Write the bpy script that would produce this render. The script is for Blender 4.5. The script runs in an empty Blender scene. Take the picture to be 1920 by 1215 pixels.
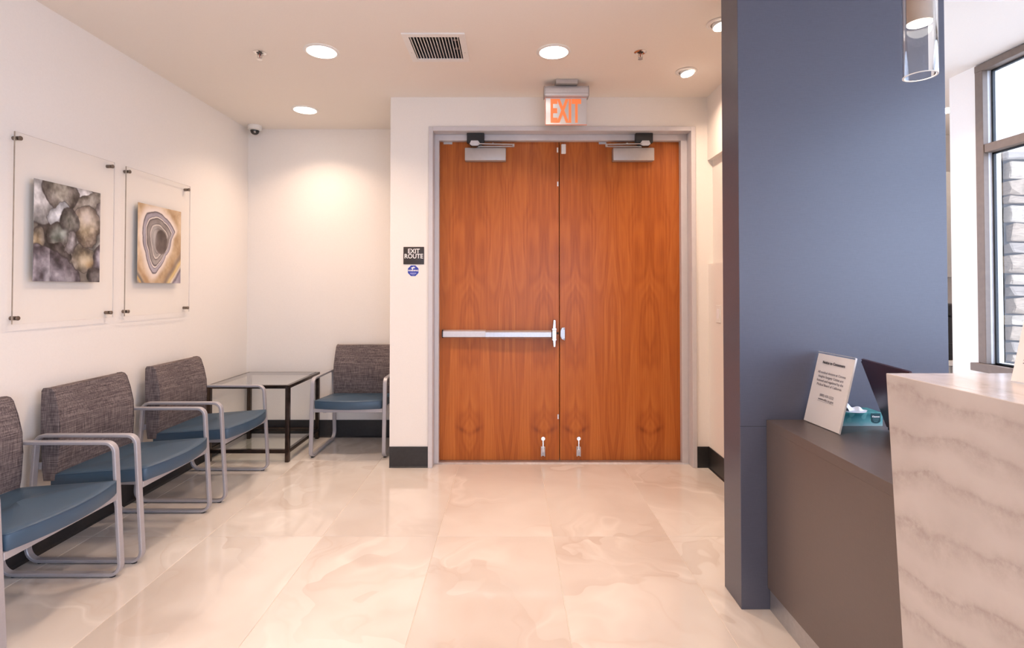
import bpy, bmesh, math, random
import numpy as np
from mathutils import Vector, Matrix
random.seed(7)
S = bpy.context.scene
C = S.collection
# ------------------------------------------------------------------ camera
FPX = 985.0; PITCH = math.radians(0.9); CAMZ = 1.294
cd = bpy.data.cameras.new('camera'); cam = bpy.data.objects.new('camera', cd); C.objects.link(cam)
cd.sensor_width = 36; cd.sensor_fit = 'HORIZONTAL'; cd.lens = 36 * FPX / 1920
PYV = 540 - FPX * math.tan(PITCH)
cd.shift_x = (960 - 957) / 1920; cd.shift_y = -(607.5 - PYV) / 1920
cd.clip_start = 0.02; cd.clip_end = 200
cam.location = (0, 0, CAMZ); cam.rotation_euler = (math.pi / 2 + PITCH, 0, 0)
S.camera = cam
# ------------------------------------------------------------------ view and world
S.view_settings.view_transform = 'Standard'; S.view_settings.look = 'None'
S.view_settings.gamma = 1.0; S.view_settings.use_curve_mapping = False
S.view_settings.exposure = -0.06
S.cycles.use_denoising = True; S.cycles.adaptive_threshold = 0.03
S.cycles.max_bounces = 8; S.cycles.diffuse_bounces = 5; S.cycles.glossy_bounces = 4
S.cycles.transmission_bounces = 8; S.cycles.transparent_max_bounces = 10
S.cycles.caustics_reflective = False; S.cycles.caustics_refractive = False
S.cycles.sample_clamp_indirect = 6.0
W = bpy.data.worlds.new('sky'); S.world = W; W.use_nodes = True
W.node_tree.nodes['Background'].inputs[0].default_value = (0.68, 0.765, 1.0, 1)
W.node_tree.nodes['Background'].inputs[1].default_value = 8.4
LAMP = (1.0, 0.73, 0.55)
LAMP_W = 11.0
LAMP_SPREAD = math.radians(125)
# room dimensions
XL, XWIN, XR = -2.295, 2.916, 1.435
YB, YW, YD, YREAR = 4.58, 3.81, 3.935, -3.0
ZC = 2.685
XA = -0.873                      # corner of the alcove
def light_area(name, loc, size, power, color=LAMP, rot=(0, 0, 0), shape='DISK', spread=LAMP_SPREAD):
    l = bpy.data.lights.new(name, 'AREA'); l.shape = shape; l.energy = power; l.color = color; l.spread = spread
    if shape in ('DISK', 'SQUARE'): l.size = size
    else: l.size, l.size_y = size
    o = bpy.data.objects.new(name, l); C.objects.link(o); o.location = loc; o.rotation_euler = rot
    return o
# unseen ceiling lights, added without fittings to light the room
for x, y in ((-1.1, 1.25), (0.25, 1.25), (-1.1, -0.6), (0.25, -0.6), (1.9, 0.4), (2.0, -1.4)):
    light_area('unseen_ceiling_light', (x, y, ZC - 0.012), 0.18, LAMP_W)
light_area('unseen_ceiling_light', (2.3, 3.0, ZC - 0.012), 0.18, LAMP_W)
# sky portals in the window openings
def portal(loc, sx, sy, rot):
    o = light_area('daylight_portal', loc, (sx, sy), 1, (1, 1, 1), rot, 'RECTANGLE', math.pi)
    o.data.cycles.is_portal = True
portal((XWIN + 0.16, 0.95, 1.74), 1.8, 4.5, (0, math.pi / 2, 0))
portal((1.1, YREAR - 0.16, 1.15), 3.2, 2.1, (math.pi / 2, 0, 0))

# ------------------------------------------------------------------ mesh helpers
def bm_box(bm, x0, x1, y0, y1, z0, z1, bev=0, seg=1):
    r = bmesh.ops.create_cube(bm, size=1)
    vs = r['verts']
    for v in vs:
        v.co = Vector((x0 + (v.co.x + .5) * (x1 - x0), y0 + (v.co.y + .5) * (y1 - y0), z0 + (v.co.z + .5) * (z1 - z0)))
    if bev:
        es = list({e for v in vs for e in v.link_edges})
        bmesh.ops.bevel(bm, geom=es, offset=bev, segments=seg, profile=.5, affect='EDGES', clamp_overlap=True)
def box(x0, x1, y0, y1, z0, z1, bev=0, seg=1):
    bm = bmesh.new(); bm_box(bm, x0, x1, y0, y1, z0, z1, bev, seg); return bm
def boxes(*bs, bev=0, seg=1):
    bm = bmesh.new()
    for b in bs: bm_box(bm, *b, bev, seg)
    return bm
def bm_lathe(bm, prof, loc=(0, 0, 0), axis='Z', n=32, cap0=True, cap1=True):
    loc = Vector(loc); rings = []
    for r, h in prof:
        ring = []
        for i in range(n):
            a = 2 * math.pi * i / n
            p = (r * math.cos(a), r * math.sin(a), h)
            if axis == 'X': p = (p[2], p[0], p[1])
            if axis == 'Y': p = (p[1], p[2], p[0])
            ring.append(bm.verts.new(loc + Vector(p)))
        rings.append(ring)
    for a, b in zip(rings, rings[1:]):
        for i in range(n):
            j = (i + 1) % n
            bm.faces.new((a[i], a[j], b[j], b[i]))
    if cap0: bm.faces.new(list(reversed(rings[0])))
    if cap1: bm.faces.new(rings[-1])
def lathe(prof, loc=(0, 0, 0), axis='Z', n=32, cap0=True, cap1=True):
    bm = bmesh.new(); bm_lathe(bm, prof, loc, axis, n, cap0, cap1); return bm
def bm_prism(bm, pts, axis, a0, a1):
    def P(p, a):
        if axis == 'X': return (a, p[0], p[1])
        if axis == 'Y': return (p[0], a, p[1])
        return (p[0], p[1], a)
    A = [bm.verts.new(P(p, a0)) for p in pts]; B = [bm.verts.new(P(p, a1)) for p in pts]
    n = len(pts)
    bm.faces.new(A); bm.faces.new(list(reversed(B)))
    for i in range(n):
        j = (i + 1) % n
        bm.faces.new((A[j], A[i], B[i], B[j]))
    bmesh.ops.recalc_face_normals(bm, faces=bm.faces)
def prism(pts, axis, a0, a1, bev=0, seg=1):
    bm = bmesh.new(); bm_prism(bm, pts, axis, a0, a1)
    if bev: bmesh.ops.bevel(bm, geom=list(bm.edges), offset=bev, segments=seg, profile=.5, affect='EDGES', clamp_overlap=True)
    return bm
def plate(u0, u1, v0, v1, w0, w1, holes, axis):
    """a slab with rectangular openings; axis = the thin direction"""
    us = sorted({u0, u1, *[h[0] for h in holes], *[h[1] for h in holes]})
    vs = sorted({v0, v1, *[h[2] for h in holes], *[h[3] for h in holes]})
    us = [u for u in us if u0 <= u <= u1]; vs = [v for v in vs if v0 <= v <= v1]
    def P(u, v, w): return {'X': (w, u, v), 'Y': (u, w, v), 'Z': (u, v, w)}[axis]
    def solid(i, j):
        if i < 0 or j < 0 or i >= len(us) - 1 or j >= len(vs) - 1: return False
        a, b = (us[i] + us[i + 1]) / 2, (vs[j] + vs[j + 1]) / 2
        return not any(h[0] < a < h[1] and h[2] < b < h[3] for h in holes)
    bm = bmesh.new()
    def q(*ps): bm.faces.new([bm.verts.new(p) for p in ps])
    for i in range(len(us) - 1):
        for j in range(len(vs) - 1):
            if not solid(i, j): continue
            a, b, c, d = us[i], us[i + 1], vs[j], vs[j + 1]
            q(P(a, c, w0), P(b, c, w0), P(b, d, w0), P(a, d, w0)); q(P(a, c, w1), P(a, d, w1), P(b, d, w1), P(b, c, w1))
            if not solid(i - 1, j): q(P(a, c, w0), P(a, d, w0), P(a, d, w1), P(a, c, w1))
            if not solid(i + 1, j): q(P(b, c, w0), P(b, c, w1), P(b, d, w1), P(b, d, w0))
            if not solid(i, j - 1): q(P(a, c, w0), P(a, c, w1), P(b, c, w1), P(b, c, w0))
            if not solid(i, j + 1): q(P(a, d, w0), P(b, d, w0), P(b, d, w1), P(a, d, w1))
    bmesh.ops.remove_doubles(bm, verts=bm.verts, dist=1e-5)
    bmesh.ops.recalc_face_normals(bm, faces=bm.faces)
    return bm
def join(*bms):
    out = bmesh.new()
    for b in bms:
        m = bpy.data.meshes.new('tmp'); b.to_mesh(m); b.free(); out.from_mesh(m); bpy.data.meshes.remove(m)
    return out
def obj(name, bm, mat, parent=None, smooth=None, loc=None, rot=None):
    me = bpy.data.meshes.new(name)
    if isinstance(bm, bmesh.types.BMesh):
        bm.to_mesh(me); bm.free()
    else: me = bm
    if mat is not None:
        me.materials.clear()
        me.materials.append(mat)
    if smooth is not None:
        for p in me.polygons: p.use_smooth = True
        me.set_sharp_from_angle(angle=math.radians(smooth))
    o = bpy.data.objects.new(name, me); C.objects.link(o)
    if parent: o.parent = parent
    if loc is not None: o.location = loc
    if rot is not None: o.rotation_euler = rot
    return o
def empty(name, loc=(0, 0, 0), rot=(0, 0, 0)):
    o = bpy.data.objects.new(name, None); C.objects.link(o); o.location = loc; o.rotation_euler = rot
    o.empty_display_size = .05
    return o
def tag(o, label, cat=None, group=None, kind=None):
    o['label'] = label
    if cat: o['category'] = cat
    if group: o['group'] = group
    if kind: o['kind'] = kind
    return o
def struct(o, label, cat): return tag(o, label, cat, kind='structure')
def copy_tree(o, parent=None):
    c = o.copy(); C.objects.link(c); c.parent = parent
    for ch in list(o.children): copy_tree(ch, c)
    return c
def text_mesh(s, size, align='CENTER', spacing=1.0, width=1.0, bold=0.0, depth=0.0004, line=1.0):
    cu = bpy.data.curves.new('t', 'FONT'); cu.body = s; cu.size = size; cu.align_x = align; cu.align_y = 'CENTER'
    cu.space_character = spacing; cu.space_line = line; cu.offset = bold; cu.extrude = depth / 2; cu.resolution_u = 3
    o = bpy.data.objects.new('t', cu); C.objects.link(o)
    bpy.context.view_layer.update()
    me = bpy.data.meshes.new_from_object(o.evaluated_get(bpy.context.evaluated_depsgraph_get()))
    bpy.data.objects.remove(o); bpy.data.curves.remove(cu)
    for v in me.vertices: v.co.x *= width
    return me
def text_obj(name, s, size, mat, parent, loc, rot, **k):
    me = text_mesh(s, size, **k); me.name = name; me.materials.clear(); me.materials.append(mat)
    return obj(name, me, mat, parent, None, loc, rot)

# ------------------------------------------------------------------ material helpers
class NT:
    def __init__(s, name):
        s.m = bpy.data.materials.new(name); s.m.use_nodes = True
        s.t = s.m.node_tree; s.b = s.t.nodes['Principled BSDF']
    def n(s, typ, **k):
        nd = s.t.nodes.new(typ)
        for a, v in k.items():
            if a == 'ins':
                for i, x in v.items(): s.set(nd, i, x)
            else: setattr(nd, a, v)
        return nd
    def set(s, nd, i, x):
        if isinstance(x, bpy.types.NodeSocket): s.t.links.new(x, nd.inputs[i])
        else: nd.inputs[i].default_value = x
    def math(s, op, a, b=0.0, c=None):
        nd = s.n('ShaderNodeMath', operation=op); s.set(nd, 0, a); s.set(nd, 1, b)
        if c is not None: s.set(nd, 2, c)
        return nd.outputs[0]
    def noise(s, vec, scale, detail=2, rough=.5, dist=0, w=None):
        nd = s.n('ShaderNodeTexNoise'); s.set(nd, 'Vector', vec)
        if w is not None: nd.noise_dimensions = '4D'; s.set(nd, 'W', w)
        nd.inputs['Scale'].default_value = scale; nd.inputs['Detail'].default_value = detail
        nd.inputs['Roughness'].default_value = rough; nd.inputs['Distortion'].default_value = dist
        return nd
    def mapping(s, vec, loc=(0, 0, 0), rot=(0, 0, 0), scale=(1, 1, 1)):
        nd = s.n('ShaderNodeMapping'); s.set(nd, 0, vec)
        nd.inputs[1].default_value = loc; nd.inputs[2].default_value = rot; nd.inputs[3].default_value = scale
        return nd.outputs[0]
    def ramp(s, fac, stops):
        nd = s.n('ShaderNodeValToRGB'); s.set(nd, 0, fac); e = nd.color_ramp.elements
        while len(e) < len(stops): e.new(.5)
        for el, (p, c) in zip(e, stops):
            el.position = p; el.color = (*c, 1) if len(c) == 3 else c
        return nd.outputs[0]
    def mix(s, fac, a, b, blend='MIX'):
        nd = s.n('ShaderNodeMix', data_type='RGBA', blend_type=blend)
        s.set(nd, 0, fac); s.set(nd, 6, a if not isinstance(a, tuple) else (*a, 1)[:4]); s.set(nd, 7, b if not isinstance(b, tuple) else (*b, 1)[:4])
        return nd.outputs[2]
    def obj(s): return s.n('ShaderNodeTexCoord').outputs['Object']
    def color(s, c): s.set(s.b, 'Base Color', c if not isinstance(c, tuple) else (*c, 1))
    def p(s, **k):
        for a, v in k.items(): s.set(s.b, a.replace('_', ' '), v)
        return s
    def bump(s, h, strength=.2, dist=.002):
        nd = s.n('ShaderNodeBump'); s.set(nd, 'Height', h); nd.inputs['Strength'].default_value = strength; nd.inputs['Distance'].default_value = dist
        s.t.links.new(nd.outputs[0], s.b.inputs['Normal'])
def simple(name, col, rough=.5, metal=0.0, var=.06, scale=30, bump=0, spec=.5, coat=0):
    m = NT(name); nz = m.noise(m.obj(), scale, 3)
    a = tuple(c * (1 - var) for c in col); b = tuple(min(1, c * (1 + var)) for c in col)
    m.color(m.ramp(nz.outputs[0], [(.3, a), (.7, b)]))
    m.p(Roughness=rough, Metallic=metal, Specular_IOR_Level=spec, Coat_Weight=coat)
    if bump: m.bump(nz.outputs[0], bump, .001)
    return m.m
def emit(name, col, strength):
    m = NT(name); m.color((.05, .03, .02)); m.p(Emission_Color=(*col, 1), Emission_Strength=strength, Roughness=.4); return m.m
def glass(name, tint=(.95, .97, .97), refl=.5, rough=0.0):
    m = NT(name); t = m.t; t.nodes.remove(m.b)
    tr = m.n('ShaderNodeBsdfTransparent'); tr.inputs[0].default_value = (*tint, 1)
    gl = m.n('ShaderNodeBsdfGlossy'); gl.inputs['Roughness'].default_value = rough; gl.inputs[0].default_value = (1, 1, 1, 1)
    fr = m.n('ShaderNodeFresnel'); fr.inputs[0].default_value = 1.45
    geo = m.n('ShaderNodeNewGeometry')
    f = m.math('MULTIPLY', fr.outputs[0], m.math('SUBTRACT', 1.0, geo.outputs['Backfacing']))
    mx = m.n('ShaderNodeMixShader'); m.set(mx, 0, m.math('MULTIPLY', f, refl * 2)); m.set(mx, 1, tr.outputs[0]); m.set(mx, 2, gl.outputs[0])
    t.links.new(mx.outputs[0], t.nodes['Material Output'].inputs[0])
    return m.m

M = {}
M['wall'] = simple('wall_paint', (.83, .785, .735), .6, var=.012, scale=120, bump=.04, spec=.3)
M['ceil'] = simple('ceiling_paint', (.82, .765, .70), .7, var=.01, scale=120, bump=.03, spec=.2)
M['base'] = simple('black_rubber_base', (.022, .021, .022), .38, var=.2, scale=40)
M['frame_metal'] = simple('grey_painted_steel', (.60, .575, .59), .35, .1, var=.02)
M['alu'] = simple('brushed_aluminium', (.50, .495, .51), .36, .8, var=.05, scale=80)
M['alu_light'] = simple('satin_aluminium', (.60, .585, .60), .45, .5, var=.03, scale=80)
M['chrome'] = simple('chrome', (.75, .74, .73), .12, 1.0, var=.03)
M['closer'] = simple('grey_closer_paint', (.44, .40, .385), .42, .3, var=.03)
M['black'] = simple('black_plastic', (.012, .012, .013), .4, var=.1)
M['white_plastic'] = simple('white_plastic', (.80, .78, .75), .4, var=.02)
M['bronze'] = simple('bronze_window_frame', (.165, .122, .095), .5, .1, var=.06)
M['bronze_daylit'] = simple('daylit_window_reveal', (.55, .53, .52), .45, .1, var=.04)  # daylight on the side of the bronze frame, put into the colour
M['gasket'] = simple('black_gasket', (.01, .012, .014), .6)
M['silver'] = simple('silver_powder_coat', (.42, .41, .44), .38, .35, var=.03, scale=200)
M['vinyl'] = simple('blue_vinyl', (.040, .080, .130), .40, var=.06, scale=6, bump=.05)
M['table_metal'] = simple('dark_bronze_chrome', (.075, .055, .045), .16, .85, var=.2)
M['glass'] = glass('clear_glass', (.94, .96, .955), .8)
M['winglass'] = glass('window_glass', (.93, .96, .97), .35)
M['acrylic'] = glass('clear_acrylic', (.995, .992, .985), .06)
M['art_edge'] = simple('acrylic_edge', (.36, .30, .24), .25, var=.1)
M['rim'] = simple('pale_acrylic_edge', (.74, .69, .65), .4, var=.02)
M['standoff'] = simple('bronze_standoff', (.20, .155, .125), .3, .7, var=.1)
M['paper'] = simple('white_paper', (.86, .84, .86), .55, var=.01)
M['ink'] = simple('black_ink', (.03, .03, .045), .6, var=.05)
M['ink_grey'] = simple('grey_ink', (.16, .15, .19), .6, var=.05)
M['white_ink'] = simple('white_lettering', (.85, .83, .80), .5, var=.01)
M['sign_black'] = simple('dark_sign_plastic', (.035, .028, .026), .45, var=.1)
M['blue'] = simple('blue_sticker', (.03, .05, .36), .4, var=.06)
M['maroon'] = simple('dark_maroon_lid', (.042, .010, .016), .35, .0, var=.1)
M['cab'] = simple('grey_cabinet', (.42, .42, .41), .45, var=.03)
M['duct'] = simple('galvanised_duct', (.09, .085, .09), .5, .4, var=.15, scale=12)
M['threshold'] = simple('aluminium_threshold', (.60, .61, .65), .3, .8, var=.1)
M['lampglow'] = emit('lamp_diffuser', (1.0, .93, .84), 14)
M['spotglow'] = emit('spot_lens', (1.0, .93, .84), 22)
M['exit_red'] = emit('exit_letter_glow', (1.0, .21, .05), 1.0)
M['exit_edge'] = emit('exit_edge_glow', (1.0, .30, .18), .55)
M['ground'] = simple('pale_concrete', (.55, .54, .52), .9, var=.1, scale=3)

# column and desk laminates with a fine linen weave
def linen(name, col, rough, k=.12):
    m = NT(name); o = m.obj()
    a = m.noise(m.mapping(o, scale=(1000, 1000, 40)), 1, 2); b = m.noise(m.mapping(o, scale=(40, 40, 1000)), 1, 2)
    w = m.math('ADD', a.outputs[0], b.outputs[0])
    m.color(m.ramp(m.math('MULTIPLY', w, .5), [(.35, tuple(c * (1 - k) for c in col)), (.65, tuple(c * (1 + k) for c in col))]))
    m.p(Roughness=rough, Specular_IOR_Level=.55); m.bump(w, .12, .0006); return m.m
M['column'] = linen('slate_linen_laminate', (.080, .083, .112), .30, .10)
M['desk'] = linen('taupe_laminate', (.118, .092, .085), .34, .06)
# chair back fabric
def fabric():
    m = NT('woven_grey_brown_fabric'); o = m.obj()
    a = m.noise(m.mapping(o, scale=(330, 330, 14)), 1, 2, .6); b = m.noise(m.mapping(o, scale=(12, 12, 330)), 1, 2, .6)
    w = m.math('MULTIPLY', m.math('ADD', a.outputs[0], b.outputs[0]), .5)
    m.color(m.ramp(w, [(.36, (.055, .044, .047)), (.5, (.140, .112, .112)), (.64, (.27, .225, .215))]))
    m.p(Roughness=.85, Specular_IOR_Level=.2); m.bump(w, .5, .0015); return m.m
M['fabric'] = fabric()
# polished onyx-look floor tile, each tile cut from another place of the slab
def tile_mat():
    m = NT('polished_onyx_tile'); o = m.obj(); rnd = m.n('ShaderNodeObjectInfo').outputs['Random']
    w = m.math('MULTIPLY', rnd, 37.0)
    warp = m.noise(o, 1.1, 3, .55, 0, w)
    sub = m.n('ShaderNodeVectorMath', operation='SUBTRACT'); m.set(sub, 0, warp.outputs[1]); sub.inputs[1].default_value = (.5, .5, .5)
    sc = m.n('ShaderNodeVectorMath', operation='SCALE'); m.set(sc, 0, sub.outputs[0]); sc.inputs['Scale'].default_value = 1.3
    ad = m.n('ShaderNodeVectorMath', operation='ADD'); m.set(ad, 0, o); m.set(ad, 1, sc.outputs[0])
    big = m.noise(ad.outputs[0], .85, 4, .5, .5, w)
    c = m.ramp(big.outputs[0], [(.30, (.55, .49, .44)), (.42, (.65, .598, .55)), (.55, (.715, .675, .63)), (.72, (.79, .757, .72))])
    band = m.noise(m.mapping(ad.outputs[0], scale=(1.3, .9, 1)), 1.0, 3, .5, 1.2, w)
    v = m.math('ABSOLUTE', m.math('SUBTRACT', band.outputs[0], .5))
    vm = m.ramp(v, [(0, (1, 1, 1)), (.016, (0, 0, 0))])
    patch = m.ramp(m.noise(o, 1.7, 2, .5, 0, w).outputs[0], [(.42, (0, 0, 0)), (.62, (1, 1, 1))])
    c = m.mix(m.math('MULTIPLY', m.math('MULTIPLY', vm, patch), .28), c, (.55, .43, .35))
    v2 = m.ramp(m.math('ABSOLUTE', m.math('SUBTRACT', band.outputs[0], .56)), [(0, (1, 1, 1)), (.03, (0, 0, 0))])
    c = m.mix(m.math('MULTIPLY', m.math('MULTIPLY', v2, patch), .4), c, (.90, .86, .81))
    fold = m.math('FRACT', m.math('MULTIPLY', m.noise(ad.outputs[0], .75, 3, .5, .8, w).outputs[0], 5.5))
    fm = m.ramp(fold, [(0, (1, 1, 1)), (.35, (.35,) * 3), (.8, (0, 0, 0)), (.985, (0, 0, 0)), (1, (.8,) * 3)])
    c = m.mix(m.math('MULTIPLY', m.math('MULTIPLY', fm, patch), .42), c, (.50, .405, .34))
    m.color(c); m.p(Roughness=.06, Specular_IOR_Level=.8); return m.m
M['tile'] = tile_mat()
M['grout'] = simple('pale_grout', (.70, .63, .56), .8, var=.05)
# quartz with drifting speckled veins
def quartz():
    m = NT('veined_quartz'); o = m.obj()
    sp = m.n('ShaderNodeSeparateXYZ'); m.set(sp, 0, o)
    wob = m.noise(m.mapping(o, scale=(2.0, 2.6, 3.0)), 1, 3, .55)
    h = m.math('ADD', m.math('ADD', sp.outputs[2], m.math('MULTIPLY', sp.outputs[1], .10)), m.math('MULTIPLY', wob.outputs[0], .22))
    h = m.math('ADD', h, m.math('MULTIPLY', sp.outputs[0], .6))
    saw = m.math('FRACT', m.math('MULTIPLY', h, 9.4))
    soft = m.ramp(saw, [(0, (0, 0, 0)), (.30, (.25,) * 3), (.48, (1, 1, 1)), (.53, (.25,) * 3), (.7, (0, 0, 0))])
    speck = m.noise(o, 55, 4, .65)
    sm = m.ramp(speck.outputs[0], [(.40, (.15,) * 3), (.62, (1, 1, 1))])
    patch = m.ramp(m.noise(o, 3.2, 2).outputs[0], [(.3, (.2,) * 3), (.65, (1, 1, 1))])
    f = m.math('MULTIPLY', m.math('MULTIPLY', soft, sm), patch)
    haze = m.math('MULTIPLY', m.ramp(saw, [(0, (0, 0, 0)), (.18, (.5,) * 3), (.5, (1, 1, 1)), (.60, (.35,) * 3), (.85, (0, 0, 0))]), m.ramp(m.noise(o, 30, 5, .7).outputs[0], [(.35, (.2,) * 3), (.65, (1, 1, 1))]))
    base = m.ramp(m.noise(o, 4, 4).outputs[0], [(.3, (.47, .42, .40)), (.7, (.56, .51, .49))])
    m.color(m.mix(m.math('MULTIPLY', f, .55), m.mix(m.math('MULTIPLY', haze, .6), base, (.36, .30, .275)), (.27, .22, .20))); m.p(Roughness=.16, Specular_IOR_Level=.5); return m.m
M['quartz'] = quartz()
# book-matched mahogany veneer: object origin at the leaf's lower hinge corner, cx = centre of a figure
def veneer(name, cx, seed):
    m = NT(name); o = m.obj(); sp = m.n('ShaderNodeSeparateXYZ'); m.set(sp, 0, o); X, Z = sp.outputs[0], sp.outputs[2]
    u = m.math('PINGPONG', m.math('SUBTRACT', X, cx - 5.56), .278)
    def vec(su, sz):
        c = m.n('ShaderNodeCombineXYZ'); m.set(c, 0, m.math('MULTIPLY', u, su)); m.set(c, 2, m.math('MULTIPLY', Z, sz)); c.inputs[1].default_value = seed; return c.outputs[0]
    def gauss(a, s): return m.math('EXPONENT', m.math('MULTIPLY', m.math('POWER', m.math('DIVIDE', a, s), 2.0), -1.0))
    du = m.math('ABSOLUTE', m.math('ADD', u, 0.0)); dz = m.math('SUBTRACT', Z, .205)
    heart = m.math('MULTIPLY', gauss(du, .075), gauss(dz, .13))
    flame = m.math('MULTIPLY', gauss(du, .075), gauss(m.math('SUBTRACT', Z, .58), .28))
    flame2 = m.math('MULTIPLY', gauss(du, .085), gauss(m.math('SUBTRACT', Z, 1.42), .38))
    n1 = m.noise(vec(4.2, .75), 1, 2, .45, .3)
    f = m.math('ADD', n1.outputs[0], m.math('MULTIPLY', heart, -.15))
    f = m.math('ADD', f, m.math('MULTIPLY', flame, .16)); f = m.math('ADD', f, m.math('MULTIPLY', flame2, .14))
    f = m.math('ADD', f, m.math('MULTIPLY', u, 1.4))
    ring = m.math('MULTIPLY_ADD', m.math('SINE', m.math('MULTIPLY', f, 92.0)), .5, .5)
    ring2 = m.math('MULTIPLY_ADD', m.math('SINE', m.math('MULTIPLY', f, 31.0)), .5, .5)
    streak = m.noise(vec(75, 1.6), 1, 4, .6); fine = m.noise(vec(420, 9), 1, 3, .6); broad = m.noise(vec(9, .5), 1, 2)
    g = m.math('ADD', m.math('MULTIPLY', ring, .065), m.math('MULTIPLY', ring2, .10))
    g = m.math('ADD', g, m.math('MULTIPLY', streak.outputs[0], .50)); g = m.math('ADD', g, m.math('MULTIPLY', fine.outputs[0], .20))
    g = m.math('ADD', g, m.math('MULTIPLY', broad.outputs[0], .30))
    wing = m.math('MULTIPLY', gauss(m.math('SUBTRACT', u, .045), .045), gauss(m.math('SUBTRACT', dz, m.math('MULTIPLY', u, .55)), .02))
    g = m.math('SUBTRACT', g, m.math('MULTIPLY', wing, .18))
    c = m.ramp(g, [(.30, (.19, .040, .007)), (.46, (.33, .080, .013)), (.60, (.42, .112, .019)), (.78, (.52, .160, .032))])
    m.color(c); m.p(Roughness=.34, Specular_IOR_Level=.30); m.bump(fine.outputs[0], .05, .0004); return m.m
# painted prints: colours stored per vertex of the print
M['art'] = NT('watercolour_print'); _a = M['art'].n('ShaderNodeVertexColor', layer_name='paint'); M['art'].set(M['art'].b, 'Base Color', _a.outputs[0])
M['art'].p(Roughness=.3); M['art'] = M['art'].m

# ================================================================== THE SETTING
# floor: grout bed and polished tiles
XE, YK = 4.3, 4.75          # kitchenette bay
fl = obj('floor', boxes((XL - .1, XWIN + .15, YREAR - .15, YB + .3, -.12, -.0025), (XWIN + .15, XE, 3.5, YB + .3, -.12, -.0025)), M['grout'])
struct(fl, 'polished cream onyx tile floor', 'floor')
xs = [XL - .02] + [-2.178 + .6 * k for k in range(0, 12) if -2.178 + .6 * k < XE] + [XE]
ys = [YREAR] + [2.758 - 1.2 * 5 + 1.2 * k for k in range(1, 8) if 2.758 - 6 + 1.2 * k < YK] + [YK]
for i in range(len(xs) - 1):
    for j in range(len(ys) - 1):
        if xs[i] > XWIN and ys[j + 1] < 3.5: continue
        w, d = xs[i + 1] - xs[i] - .003, ys[j + 1] - ys[j] - .003
        if w < .03 or d < .03: continue
        obj('tile', box(-w / 2, w / 2, -d / 2, d / 2, -.010, 0, .0012), M['tile'], fl, None, ((xs[i] + xs[i + 1]) / 2, (ys[j] + ys[j + 1]) / 2, 0))
# ceiling with the duct opening
VX0, VX1, VY0, VY1 = -.597, -.250, 2.842, 3.192
vh = (VX0 + .028, VX1 - .028, VY0 + .028, VY1 - .028)
ce = obj('ceiling', join(plate(XL - .1, XWIN + .15, YREAR - .15, YB + .3, ZC, ZC + .12, [vh], 'Z'), box(XWIN + .15, XE, 3.5, YB + .3, ZC, ZC + .12)), M['ceil'])
struct(ce, 'smooth warm white ceiling', 'ceiling')
# walls
struct(obj('wall_left', box(XL - .12, XL, YREAR, YB + .12, 0, ZC), M['wall']), 'white painted wall behind the row of chairs', 'wall')
struct(obj('wall_alcove', box(XL, XA - .0, YB, YB + .12, 0, ZC), M['wall']), 'white painted back wall of the seating alcove', 'wall')
struct(obj('wall_alcove_side', box(XA, XA + .12, YW + .2, YB + .12, 0, ZC), M['wall']), 'white painted side wall of the alcove', 'wall')
OX0, OX1, OZ = -.562, 1.312, 2.435
struct(obj('wall_door', plate(XA, 1.60, 0, ZC, YW, YW + .2, [(OX0 - .012, OX1 + .012, -1, OZ + .012)], 'Y'), M['wall']), 'white painted wall around the double doors', 'wall')
struct(obj('wall_right', join(plate(2.30, YW, 0, ZC, XR, XR + .036, [(2.72, YW + 1, 1.468, 2.222)], 'X'), box(XR + .036, XR + .165, 2.30, YW, 0, ZC)), M['wall']), 'white wall with shallow recess beside the slate column', 'wall')
WZ0, WZ1 = .83, ZC - .06
wy = [3.27 - 1.15 * k for k in range(5)]
struct(obj('wall_window', plate(YREAR, 3.47, 0, ZC, XWIN, XWIN + .15, [(wy[4], wy[0], WZ0, ZC)], 'X'), M['wall']), 'white wall holding the tall bronze window', 'wall')
struct(obj('wall_bay', box(XWIN + .15, XE, 3.47, 3.60, 0, ZC), M['wall']), 'white wall of the kitchenette bay', 'wall')
struct(obj('wall_kitchenette', join(box(1.6, XE, YK, YK + .12, 0, ZC), box(XE, XE + .12, 3.47, YK + .12, 0, ZC)), M['wall']), 'warm white wall of the kitchenette behind the cabinets', 'wall')
RZ = 2.2
RX0, RX1 = -.5, 2.7
struct(obj('wall_rear', plate(XL, XWIN + .15, 0, ZC, YREAR - .15, YREAR, [(RX0, RX1, .1, RZ)], 'Y'), M['wall']), 'white wall with storefront glazing behind the viewer', 'wall')
# baseboards
BH, BT = .15, .006
def basebd(name, bm, label): struct(obj(name, bm, M['base'], None, 30), label, 'baseboard')
def cove(pts_dir):  return pts_dir
basebd('baseboard_left', prism([(XL, 0), (XL + .014, 0), (XL + .006, .012), (XL + .006, BH), (XL, BH)], 'Y', YREAR, YB), 'black rubber base along the wall behind the chairs')
basebd('baseboard_alcove', prism([(YB, 0), (YB - .014, 0), (YB - .006, .012), (YB - .006, BH), (YB, BH)], 'X', XL + .015, XA), 'black rubber base at the back of the alcove')
basebd('baseboard_door', join(prism([(YW, 0), (YW - .012, 0), (YW - .006, .010), (YW - .006, BH), (YW, BH)], 'X', XA, OX0 - .034)), 'black rubber base left of the double doors')
basebd('baseboard_corner', join(prism([(YW, 0), (YW - .012, 0), (YW - .006, .010), (YW - .006, BH), (YW, BH)], 'X', OX1 + .034, XR)), 'short black rubber base right of the double doors')
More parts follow.
